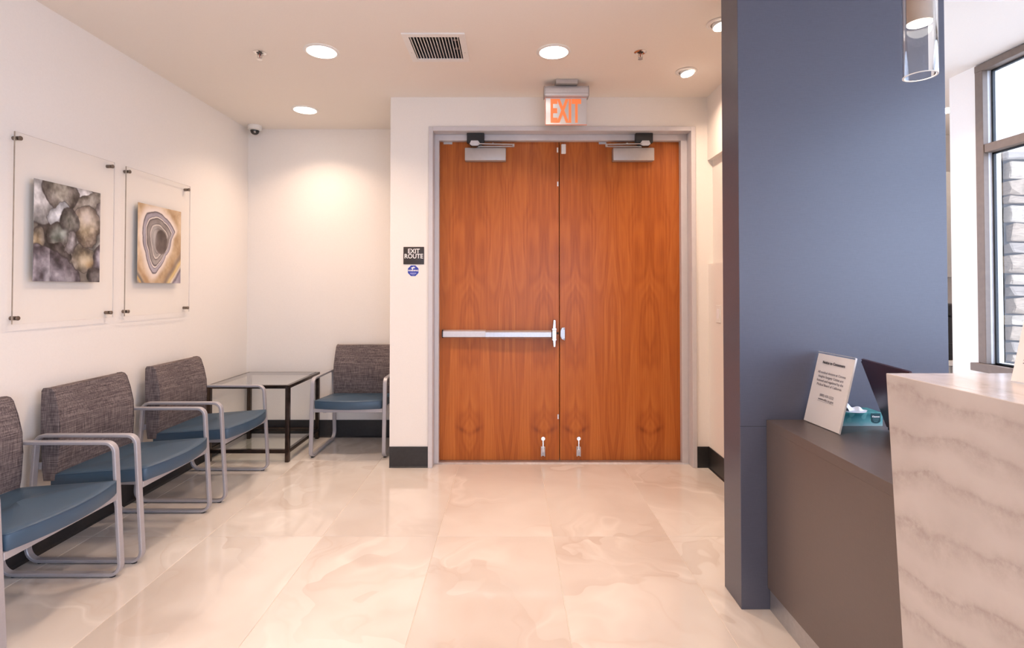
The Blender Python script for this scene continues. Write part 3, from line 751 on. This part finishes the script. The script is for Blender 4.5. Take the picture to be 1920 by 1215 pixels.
def paint_pebbles():
    U, V = uv_grid(); U2 = U + .20 * (vnoise(U + 1, V, 4, 5) - .5); V2 = V + .17 * (vnoise(U, V + 2, 4, 6) - .5)
    m = vnoise(U, V, 7, 8)[..., None]; fine = vnoise(U, V, 26, 9, 3)[..., None]
    img = np.array([112, 106, 100.]) + (m - .5) * 120
    blobs = [  # u, v, ru, rv, rot, centre colour, rim colour
        (.66, .02, .22, .09, .2, (205, 203, 205), (150, 146, 146)), (.80, .15, .30, .12, -.15, (178, 172, 165), (120, 112, 105)),
        (.82, .58, .26, .16, .2, (138, 138, 136), (96, 92, 90)), (.20, .45, .17, .36, -.25, (50, 42, 40), (40, 32, 31)),
        (.07, .15, .26, .30, .2, (192, 190, 190), (135, 134, 134)), (.40, .07, .24, .21, .25, (122, 116, 106), (72, 64, 60)),
        (.36, .29, .17, .085, -.6, (182, 186, 192), (135, 137, 142)), (.985, .30, .09, .17, .1, (140, 136, 137), (84, 76, 78)),
        (.77, .41, .205, .205, -.25, (186, 170, 142), (116, 104, 96)), (.32, .52, .125, .14, -.35, (128, 134, 128), (62, 56, 54)),
        (.51, .39, .145, .165, .15, (104, 102, 96), (46, 40, 40)), (.03, .70, .15, .25, .12, (168, 150, 122), (112, 104, 94)),
        (.37, .71, .22, .085, .35, (64, 57, 56), (38, 31, 32)), (.53, .62, .10, .10, .5, (182, 178, 182), (110, 104, 106)),
        (.28, .95, .44, .27, .35, (126, 121, 130), (84, 76, 84)), (.74, .75, .16, .145, .4, (176, 162, 136), (108, 100, 92)),
        (.97, .72, .12, .14, .1, (156, 150, 162), (78, 70, 76)), (.90, .94, .11, .12, .3, (104, 98, 98), (56, 48, 50))]
    for k, (u, v, a, b, r, c0, c1) in enumerate(blobs):
        du, dv = U2 - u, (V2 - v); x = (du * math.cos(r) + dv * math.sin(r)) / a; y = (-du * math.sin(r) + dv * math.cos(r)) / b
        d = (np.abs(x) ** 2.3 + np.abs(y) ** 2.3) ** (1 / 2.3)
        t = sstep(.25, 1.0, d)[..., None]; mm = vnoise(U + k, V + .37 * k, 9, 20 + k)[..., None]
        colr = np.array(c0) * (1 - t) + np.array(c1) * t + (mm - .5) * 150 + (vnoise(U + k, V, 18, 80 + k, 3)[..., None] - .5) * 60 + (fine - .5) * 30
        inside = (1 - sstep(.97, 1.0, d))[..., None]; img = img * (1 - inside) + colr * inside
        line = (np.exp(-((d - .985) / .03) ** 2) * (.55 + .45 * vnoise(U, V, 6, 60 + k)))[..., None]; img = img * (1 - line * .8) + np.array([42, 34, 36.]) * line * .8
    def glow(u, v, a, b, c, w):
        nonlocal img
        g = (np.exp(-((U2 - u) / a) ** 2 - ((V2 - v) / b) ** 2) * w)[..., None]; img = img * (1 - g) + np.array(c) * g
    glow(.79, .35, .11, .09, (214, 206, 204), .8); glow(.40, .53, .05, .05, (190, 198, 194), .7); glow(.70, .75, .06, .06, (206, 196, 176), .7)
    glow(.80, .79, .06, .05, (180, 146, 104), .6); glow(.97, .70, .04, .06, (214, 208, 216), .7); glow(.24, .98, .05, .12, (186, 184, 192), .6); glow(.50, .98, .05, .09, (170, 168, 172), .5)
    return np.clip(img, 8, 240)
def paint_agate():
    U, V = uv_grid(); U2 = U + .035 * (vnoise(U + 1, V, 5, 35) - .5); V2 = V + .03 * (vnoise(U, V + 2, 5, 36) - .5)
    m = vnoise(U, V, 5, 38)[..., None]; fine = vnoise(U, V, 24, 39, 3)[..., None]
    img = np.array([190, 162, 128.]) + (m - .5) * np.array([80, 95, 110]) + (fine - .5) * 22
    s = U * .62 + V * .78
    def stripe(pos, w, c, a):
        nonlocal img
        g = (np.exp(-((s2 - pos) / w) ** 2) * a)[..., None]; img = img * (1 - g) + np.array(c) * g
    s2 = (U + .12 * (vnoise(U, V, 3, 41) - .5)) * .72 + V * .70
    corner = sstep(1.22, 1.30, s2)[..., None]; img = img * (1 - corner) + (np.array([168, 160, 172.]) + (m - .5) * 160) * corner
    stripe(1.13, .035, (120, 104, 96), .7); stripe(1.19, .025, (222, 196, 130), .8); stripe(1.235, .02, (232, 222, 205), .7); stripe(1.27, .02, (96, 84, 100), .8)
    s2 = V * .9 - U * 1.0 + .08 * (vnoise(U, V, 4, 43) - .5)
    stripe(.68, .05, (150, 110, 70), .5); stripe(.78, .035, (88, 84, 84), .8); stripe(.83, .02, (214, 172, 92), .8); stripe(.90, .05, (120, 112, 110), .8)
    # nested rounded-triangle rings
    cu, cv = .47, .44
    out = [(.19, .13), (.31, .09), (.42, .075), (.60, .13), (.77, .22), (.83, .30), (.76, .40), (.62, .62), (.48, .80), (.40, .86), (.33, .865), (.25, .80), (.17, .62), (.12, .42), (.12, .26)]
    ang = np.array([math.atan2(b - cv, a - cu) for a, b in out]); rad = np.array([math.hypot(b - cv, a - cu) for a, b in out]); o = np.argsort(ang); ang, rad = ang[o], rad[o]
    A = np.arctan2(V2 - cv, U2 - cu); Rr = np.interp(A, np.r_[ang[-1] - 2 * math.pi, ang, ang[0] + 2 * math.pi], np.r_[rad[-1], rad, rad[0]])
    d = np.hypot(U2 - cu, V2 - cv) / Rr; d = d + .06 * (vnoise(U, V, 6, 45) - .5)
    shade = vnoise(U + 3, V, 6, 46)[..., None]
    def band(a, b, c, amp=60):
        nonlocal img
        g = (sstep(a - .012, a + .012, d) * (1 - sstep(b - .012, b + .012, d)))[..., None]; img = img * (1 - g) + (np.array(c) + (shade - .5) * amp) * g
    halo = ((1 - sstep(1.05, 1.38, d)))[..., None]; img = img * (1 - halo) + np.array([228, 214, 204.]) * halo
    band(0, 1.0, (150, 144, 150)); band(.83, 1.0, (160, 152, 162)); band(.78, .84, (226, 216, 208), 20); band(.55, .78, (138, 128, 124), 90); band(.52, .56, (212, 202, 192), 20); band(0, .52, (146, 138, 134), 80)
    for pos, w, al in ((1.0, .022, .9), (.845, .012, .6), (.77, .022, .85), (.585, .015, .6), (.40, .012, .5)):
        g = (np.exp(-((d - pos) / w) ** 2) * al)[..., None]; img = img * (1 - g) + np.array([58, 48, 54.]) * g
    cuv = np.hypot((U2 - .52) / .15, (V2 - .46) / .17) + .25 * (U2 - .52); core = (1 - sstep(.85, 1.0, cuv))[..., None]
    img = img * (1 - core) + (np.array([86, 72, 68.]) + (shade - .5) * 110) * core
    g = (np.exp(-((U2 - .36) / .06) ** 2 - ((V2 - .40) / .16) ** 2) * .6)[..., None]; img = img * (1 - g) + np.array([196, 192, 192.]) * g
    return np.clip(img, 8, 245)
def print_mesh(x, y0, y1, z0, z1, img):
    U, V = uv_grid(); n = NV + 1
    co = np.stack([np.full(U.shape, x), y0 + U * (y1 - y0), z1 - V * (z1 - z0)], -1).reshape(-1, 3)
    back = co.copy(); back[:, 0] -= .0015
    i, j = np.meshgrid(np.arange(NU), np.arange(NV), indexing='ij'); a = (i * n + j).ravel()
    faces = np.stack([a, a + 1, a + n + 1, a + n], -1)
    c4 = [0, NV, NU * n + NV, NU * n]; N = len(co)
    me = bpy.data.meshes.new('print')
    edge_v = [list(back[k]) for k in c4]
    fs = faces.tolist() + [[N, N + 3, N + 2, N + 1]]
    # rim strips
    rim = [list(range(0, NV + 1)), [k * n + NV for k in range(NU + 1)], [NU * n + k for k in range(NV, -1, -1)], [k * n for k in range(NU, -1, -1)]]
    for q, r in enumerate(rim): fs.append(list(reversed(r)) + [N + q, N + (q + 1) % 4])
    me.from_pydata(co.tolist() + edge_v, [], fs); me.update()
    at = me.color_attributes.new('paint', 'FLOAT_COLOR', 'POINT')
    cl = np.ones((N + 4, 4), np.float32); cl[:N, :3] = lin(img).reshape(-1, 3); cl[N:, :3] = .3
    at.data.foreach_set('color', cl.ravel()); return me
def picture(y0, y1, ya, yb, img, label):
    x = XL + .024
    e = empty('wall_picture', (XL, (y0 + y1) / 2, 1.12)); tag(e, label, 'picture', 'acrylic mounted wall pictures')
    def put(nm, bm, mat, parent=e, sm=None):
        o = obj(nm, bm, mat, None, sm); o.parent = parent; o.location = -Vector(e.location) if parent is e else (0, 0, 0); return o
    z0, z1 = 1.128, 2.012
    pn = put('acrylic_panel', box(x, x + .006, y0, y1, z0, z1), M['acrylic'])
    put('near_edge', box(x, x + .006, y0 - .0012, y0, z0, z1), M['art_edge'], pn)
    put('rim_edge', boxes((x, x + .006, y1, y1 + .0006, z0, z1), (x, x + .006, y0, y1, z1, z1 + .0006), (x, x + .006, y0, y1, z0 - .0006, z0)), M['rim'], pn)
    put('print', print_mesh(x + .0085, ya, yb, 1.326, 1.816, img), M['art'])
    for yy in (y0 + .021, y1 - .021):
        for zz in (z0 + .027, z1 - .027):
            s = put('standoff', lathe([(.0095, XL + .0005), (.0095, x - .0005)], (0, yy, zz), 'X', 18), M['standoff'], e, 40)
            put('standoff_cap', lathe([(.0105, x + .0065), (.0105, x + .012), (.009, x + .0135)], (0, yy, zz), 'X', 18), M['standoff'], s, 40)
picture(2.393, 2.998, 2.488, 2.892, paint_pebbles(), 'clear acrylic panel with grey pebble watercolour, nearer of the two wall pictures')
picture(3.090, 3.708, 3.184, 3.602, paint_agate(), 'clear acrylic panel with tan agate ring watercolour, farther of the two wall pictures')

# ================================================================== CEILING FITTINGS
def downlight(x, y, label, power=LAMP_W):
    e = empty('recessed_light', (x, y, ZC)); tag(e, label, 'ceiling light', 'round recessed ceiling lights')
    obj('trim_ring', lathe([(.100, -.0005), (.102, -.003), (.098, -.006), (.084, -.008), (.084, -.0005)], cap0=False, cap1=False, n=48), M['white_plastic'], e, 50)
    obj('diffuser', lathe([(.084, -.0006), (.084, -.004), (.05, -.0055)], n=48), M['lampglow'], e, 60)
    light_area('recessed_light_beam', (x, y, ZC - .012), .165, power)
downlight(-1.108, 3.062, 'large round recessed light nearest the picture wall', LAMP_W)
downlight(-1.600, 4.074, 'round recessed light above the glass table in the alcove', LAMP_W * .8)
downlight(.255, 3.069, 'round recessed light in front of the exit sign')
downlight(3.40, 4.086, 'recessed light in the kitchenette beyond the column', LAMP_W * .6)
def eyeball(x, y, label, power):
    e = empty('adjustable_spotlight', (x, y, ZC)); tag(e, label, 'ceiling light', 'adjustable ceiling spotlights')
    obj('trim_ring', lathe([(.066, -.0005), (.068, -.003), (.062, -.007), (.046, -.007), (.046, -.0005)], cap0=False, cap1=False, n=36), M['white_plastic'], e, 50)
    bm = lathe([(.044, .0), (.044, -.012), (.042, -.016)], n=32)
    T = Matrix.Translation((.006, .004, .0)) @ Matrix.Rotation(-.14, 4, 'Y') @ Matrix.Rotation(-.12, 4, 'X')
    bmesh.ops.transform(bm, matrix=T, verts=bm.verts); obj('gimbal', bm, M['white_plastic'], e, 40)
    bm = lathe([(.0405, -.0165), (.038, -.021), (.02, -.0245)], n=28); bmesh.ops.transform(bm, matrix=T, verts=bm.verts); obj('lens', bm, M['spotglow'], e)
    l = light_area('spotlight_beam', (x + .012, y, ZC - .034), .06, power, LAMP, (.2, -.35, 0), 'DISK', math.radians(110))
eyeball(1.128, 3.35, 'small adjustable spotlight in the ceiling corner near the doors', 4)
eyeball(1.100, 2.739, 'small adjustable spotlight half hidden by the slate column', 4)
def sprinkler(x, y, label):
    e = empty('fire_sprinkler', (x, y, ZC)); tag(e, label, 'sprinkler', 'ceiling fire sprinklers')
    obj('escutcheon', lathe([(.037, -.0003), (.037, -.003), (.026, -.007), (.018, -.003), (.018, -.0003)], cap0=False, cap1=False), M['chrome'], e, 40)
    obj('cup', lathe([(.018, -.0006), (.017, -.002)], n=20), M['black'], e)
    obj('frame_arm', boxes((-.014, -.010, -.003, .003, -.032, -.002), (.010, .014, -.003, .003, -.032, -.002), (-.014, .014, -.003, .003, -.035, -.031), bev=.001), M['chrome'], e)
    obj('bulb', lathe([(.002, -.031), (.003, -.02), (.002, -.004)], n=8), simple('red_bulb', (.3, .05, .03), .2), e, 60)
    obj('deflector', lathe([(.004, -.035), (.004, -.040), (.014, -.041), (.014, -.0425)], n=20), M['chrome'], e, 40)
sprinkler(-1.481, 3.083, 'chrome fire sprinkler between the picture wall and the ceiling light')
sprinkler(.766, 3.076, 'chrome fire sprinkler to the right of the exit sign')
def vent(x0, x1, y0, y1, label, duct):
    e = empty('air_vent', ((x0 + x1) / 2, (y0 + y1) / 2, ZC)); tag(e, label, 'air vent')
    hx, hy, f = (x1 - x0) / 2, (y1 - y0) / 2, .034
    bm = plate(-hx, hx, -hy, hy, -.008, -.0004, [(-hx + f, hx - f, -hy + f, hy - f)], 'Z')
    fr = obj('vent_frame', bm, M['white_plastic'], e)
    for s in (-1, 1): obj('screw', lathe([(.003, -.0092), (.003, -.008)], (s * (hx - .017), .05, 0), n=8), M['alu'], fr)
    n = 16; w = 2 * (hx - f)
    for k in range(n):
        x = -hx + f + w * (k + .5) / n
        b = box(-.0016, .0016, -hy + f, hy - f, -.009, -.002)
        bmesh.ops.transform(b, matrix=Matrix.Translation((x, 0, .003)) @ Matrix.Rotation(.12, 4, 'Y'), verts=b.verts)
        obj('blade', b, M['white_plastic'], e)
    if duct:
        a, b2, h = hx - .0285, hy - .0285, .115
        obj('duct', boxes((-a, a, -b2, -b2 + .002, -.0, h), (-a, a, b2 - .002, b2, -.0, h), (-a, -a + .002, -b2, b2, -.0, h), (a - .002, a, -b2, b2, -.0, h), (-a, a, -b2, b2, h - .002, h)), M['duct'], e)
        for yy in (-.055, .055): obj('damper_tab', box(.097, .122, yy, yy + .015, .02, .026), M['alu'], e)
vent(VX0, VX1, VY0, VY1, 'white louvred air vent in the ceiling left of the exit sign', True)
vent(1.80, 2.37, 1.95, 2.515, 'white ceiling air vent at the top edge right of the slate column', False)
# dome camera
dc = empty('dome_camera', (-2.190, 4.480, ZC)); tag(dc, 'small white dome security camera in the alcove ceiling corner', 'camera')
obj('housing', lathe([(.055, -.0003), (.057, -.02), (.054, -.034), (.036, -.042)], n=36), M['white_plastic'], dc, 40)
obj('dome', lathe([(.036, -.040), (.035, -.052), (.029, -.066), (.018, -.075), (.004, -.079)], n=28), simple('smoked_dome', (.02, .02, .02), .08), dc, 60)
obj('lens_ring', lathe([(.008, -.004), (.008, .004)], (.014, -.028, -.062), 'Y', 14), M['alu'], dc)
# exit sign
ex = empty('exit_sign', (.376, 3.53, ZC)); tag(ex, 'lit exit sign with orange letters hanging above the double doors', 'exit sign')
obj('canopy', boxes((-.073, .073, -.06, .06, -.030, -.0003), bev=.002), M['closer'], ex)
hp = [(-.04, -.105), (.04, -.105), (.04, -.055), (.028, -.036), (.0, -.029), (-.028, -.036), (-.04, -.055)]
bd = obj('housing', prism(hp, 'X', -.145, .145, .002), M['alu_light'], ex, 30)
obj('housing_groove', box(-.1445, .1445, -.0412, -.039, -.090, -.087), M['closer'], bd)
for s in (-1, 1): obj('end_cap', prism([(y * 1.05, (z + .067) * 1.04 - .067) for y, z in hp], 'X', *sorted((s * .145, s * .151)), .001), M['closer'], bd)
m = NT('silvered_exit_panel'); m.color((.60, .58, .58)); m.p(Roughness=.30, Metallic=.4)
pan = obj('panel', boxes((-.140, .140, -.004, .004, -.289, -.104), bev=.003), m.m, ex)
obj('lit_edge', boxes((-.140, .140, -.0042, .0042, -.292, -.2875), (-.1425, -.139, -.0042, .0042, -.290, -.106), (-.139, .139, -.0046, -.004, -.109, -.106), bev=.001), M['exit_edge'], pan)
me = text_mesh('EXIT', .2, 'CENTER', bold=.007, depth=.0008, spacing=1.02)
xsv = [v.co.x for v in me.vertices]; zsv = [v.co.y for v in me.vertices]
for v in me.vertices:
    v.co.x = (v.co.x - (min(xsv) + max(xsv)) / 2) / (max(xsv) - min(xsv)) * .206; v.co.y = (v.co.y - (min(zsv) + max(zsv)) / 2) / (max(zsv) - min(zsv)) * .162
me.materials.clear(); me.materials.append(M['exit_red'])
obj('letters', me, M['exit_red'], pan, None, (-.002, -.0052, -.196), (math.pi / 2, 0, 0))
# pendant
def pendant():
    px, py = 1.08, 1.376
    e = empty('pendant_lamp', (px, py, 0)); tag(e, 'clear glass cylinder pendant lamp above the quartz counter', 'pendant lamp')
    m = NT('pendant_glass'); m.color((1, 1, 1)); m.p(Roughness=.0, IOR=1.42, Transmission_Weight=1.0)
    z0, z1, r, t = 1.853, 2.20, .0385, .0045
    obj('glass_cylinder', lathe([(r - t, z1), (r - t, z0), (r, z0), (r, z1), (r - t, z1)], n=64, cap0=False, cap1=False), m.m, e, 40)
    obj('rim_highlight', lathe([(r - t, z0 - .0016), (r - t, z0 - .0002), (r, z0 - .0002), (r, z0 - .0016), (r - t, z0 - .0016)], n=64, cap0=False, cap1=False), M['white_plastic'], e, 40)  # bright reflection along the glass rim, put in as a white ring
    obj('lamp_body', lathe([(.029, 1.992), (.029, 2.205), (.0385, 2.206), (.0385, 2.235), (.006, 2.245)], n=40), simple('pendant_chrome', (.55, .46, .40), .15, 1.0), e, 40)
    obj('light_disc', lathe([(.0275, 1.990), (.0275, 1.9915)], n=32), M['spotglow'], e)
    obj('cable', lathe([(.0025, 2.245), (.0025, ZC - .02)], n=8), M['alu'], e)
    obj('ceiling_canopy', lathe([(.05, ZC - .022), (.055, ZC - .012), (.055, ZC - .0005)], n=36), M['alu'], e, 40)
    light_area('pendant_beam', (px, py, 1.987), .05, 2.5)
pendant()

# ================================================================== WALL SIGNS AND SWITCH
es = empty('exit_route_sign', (-.701, YW, 1.529)); tag(es, 'dark square exit route sign beside the left door', 'sign')
obj('plate', boxes((-.075, .075, -.005, -.0003, -.0635, .0635), bev=.003, seg=2), M['sign_black'], es, 40)
text_obj('lettering', 'EXIT', .046, M['white_ink'], es, (.0, -.0056, .031), (math.pi / 2, 0, 0), bold=.0008, width=.92)
text_obj('lettering', 'ROUTE', .046, M['white_ink'], es, (.0, -.0056, -.006), (math.pi / 2, 0, 0), bold=.0008, width=.92)
stk = empty('warning_sticker', (-.705, YW, 1.419)); tag(stk, 'blue octagonal warning sticker below the exit route sign', 'sticker')
def octa(r): return [(r * math.cos(math.pi / 8 + k * math.pi / 4), r * math.sin(math.pi / 8 + k * math.pi / 4)) for k in range(8)]
obj('border', prism(octa(.046), 'Y', -.0009, -.0003), M['white_ink'], stk)
obj('face', prism(octa(.042), 'Y', -.0014, -.0009), M['blue'], stk)
text_obj('lettering', 'WARNING', .0150, M['white_ink'], stk, (0, -.0016, .001), (math.pi / 2, 0, 0), bold=.0006)
obj('camera_icon', join(prism([(-.016, .022), (.004, .030), (.008, .021), (-.011, .014)], 'Y', -.0017, -.0014), prism([(-.004, .018), (.0, .018), (-.002, .008), (-.009, .008)], 'Y', -.0017, -.0014), prism([(.008, .018), (.012, .018), (.012, .028), (.008, .028)], 'Y', -.0017, -.0014)), M['white_ink'], stk)
obj('small_print', boxes((-.022, .022, -.0017, -.0014, -.0215, -.0150), (-.015, .015, -.0017, -.0014, -.0285, -.0262), (-.009, .009, -.0017, -.0014, -.0330, -.0315)), simple('pale_blue_print', (.34, .36, .68), .5), stk)
sx = empty('light_switch', (XR, 3.62, 1.115)); tag(sx, 'white rocker light switch on the wall by the column', 'light switch')
obj('plate', boxes((-.006, -.0003, -.037, .037, -.060, .060), bev=.002), M['white_plastic'], sx)
obj('rocker', boxes((-.009, -.006, -.017, .017, -.034, .034), bev=.001), M['paper'], sx)

# ================================================================== KITCHENETTE BEYOND THE COLUMN
uc = empty('upper_cabinet', (3.60, 4.40, 1.383)); tag(uc, 'pale grey upper cabinet in the room beyond the slate column', 'cabinet')
obj('body', box(-.45, .45, .022, .34, 0, .89), M['cab'], uc)
for k, x0 in enumerate((-.448, -.148, .152)):
    d = obj('door', box(x0, x0 + .296, 0, .020, .002, .888, .002), M['cab'], uc)
    hx = x0 + .25
    obj('handle', boxes((hx - .004, hx + .004, -.03, -.022, .09, .20), (hx - .003, hx + .003, -.024, .0, .10, .108), (hx - .003, hx + .003, -.024, .0, .182, .19)), M['alu'], d)
bc = empty('base_cabinet', (3.60, 4.30, 0)); tag(bc, 'grey base cabinet under the black copier beyond the column', 'cabinet')
obj('body', box(-.45, .45, .022, .44, 0, .66), M['cab'], bc)
obj('worktop', box(-.46, .46, -.01, .44, .66, .70, .002), M['white_plastic'], bc)
for x0 in (-.448, .003): obj('door', box(x0, x0 + .445, 0, .020, .09, .655, .002), M['cab'], bc)
cp = empty('copier', (3.62, 4.50, .70)); tag(cp, 'black office copier standing on the base cabinet beyond the column', 'copier')
obj('body', box(-.24, .24, -.17, .20, 0, .36, .008), M['black'], cp)
obj('scanner_lid', box(-.24, .24, -.18, .20, .366, .46, .012), M['black'], cp)
obj('paper_tray', box(-.20, .20, -.185, -.171, .04, .14, .003), M['gasket'], cp)
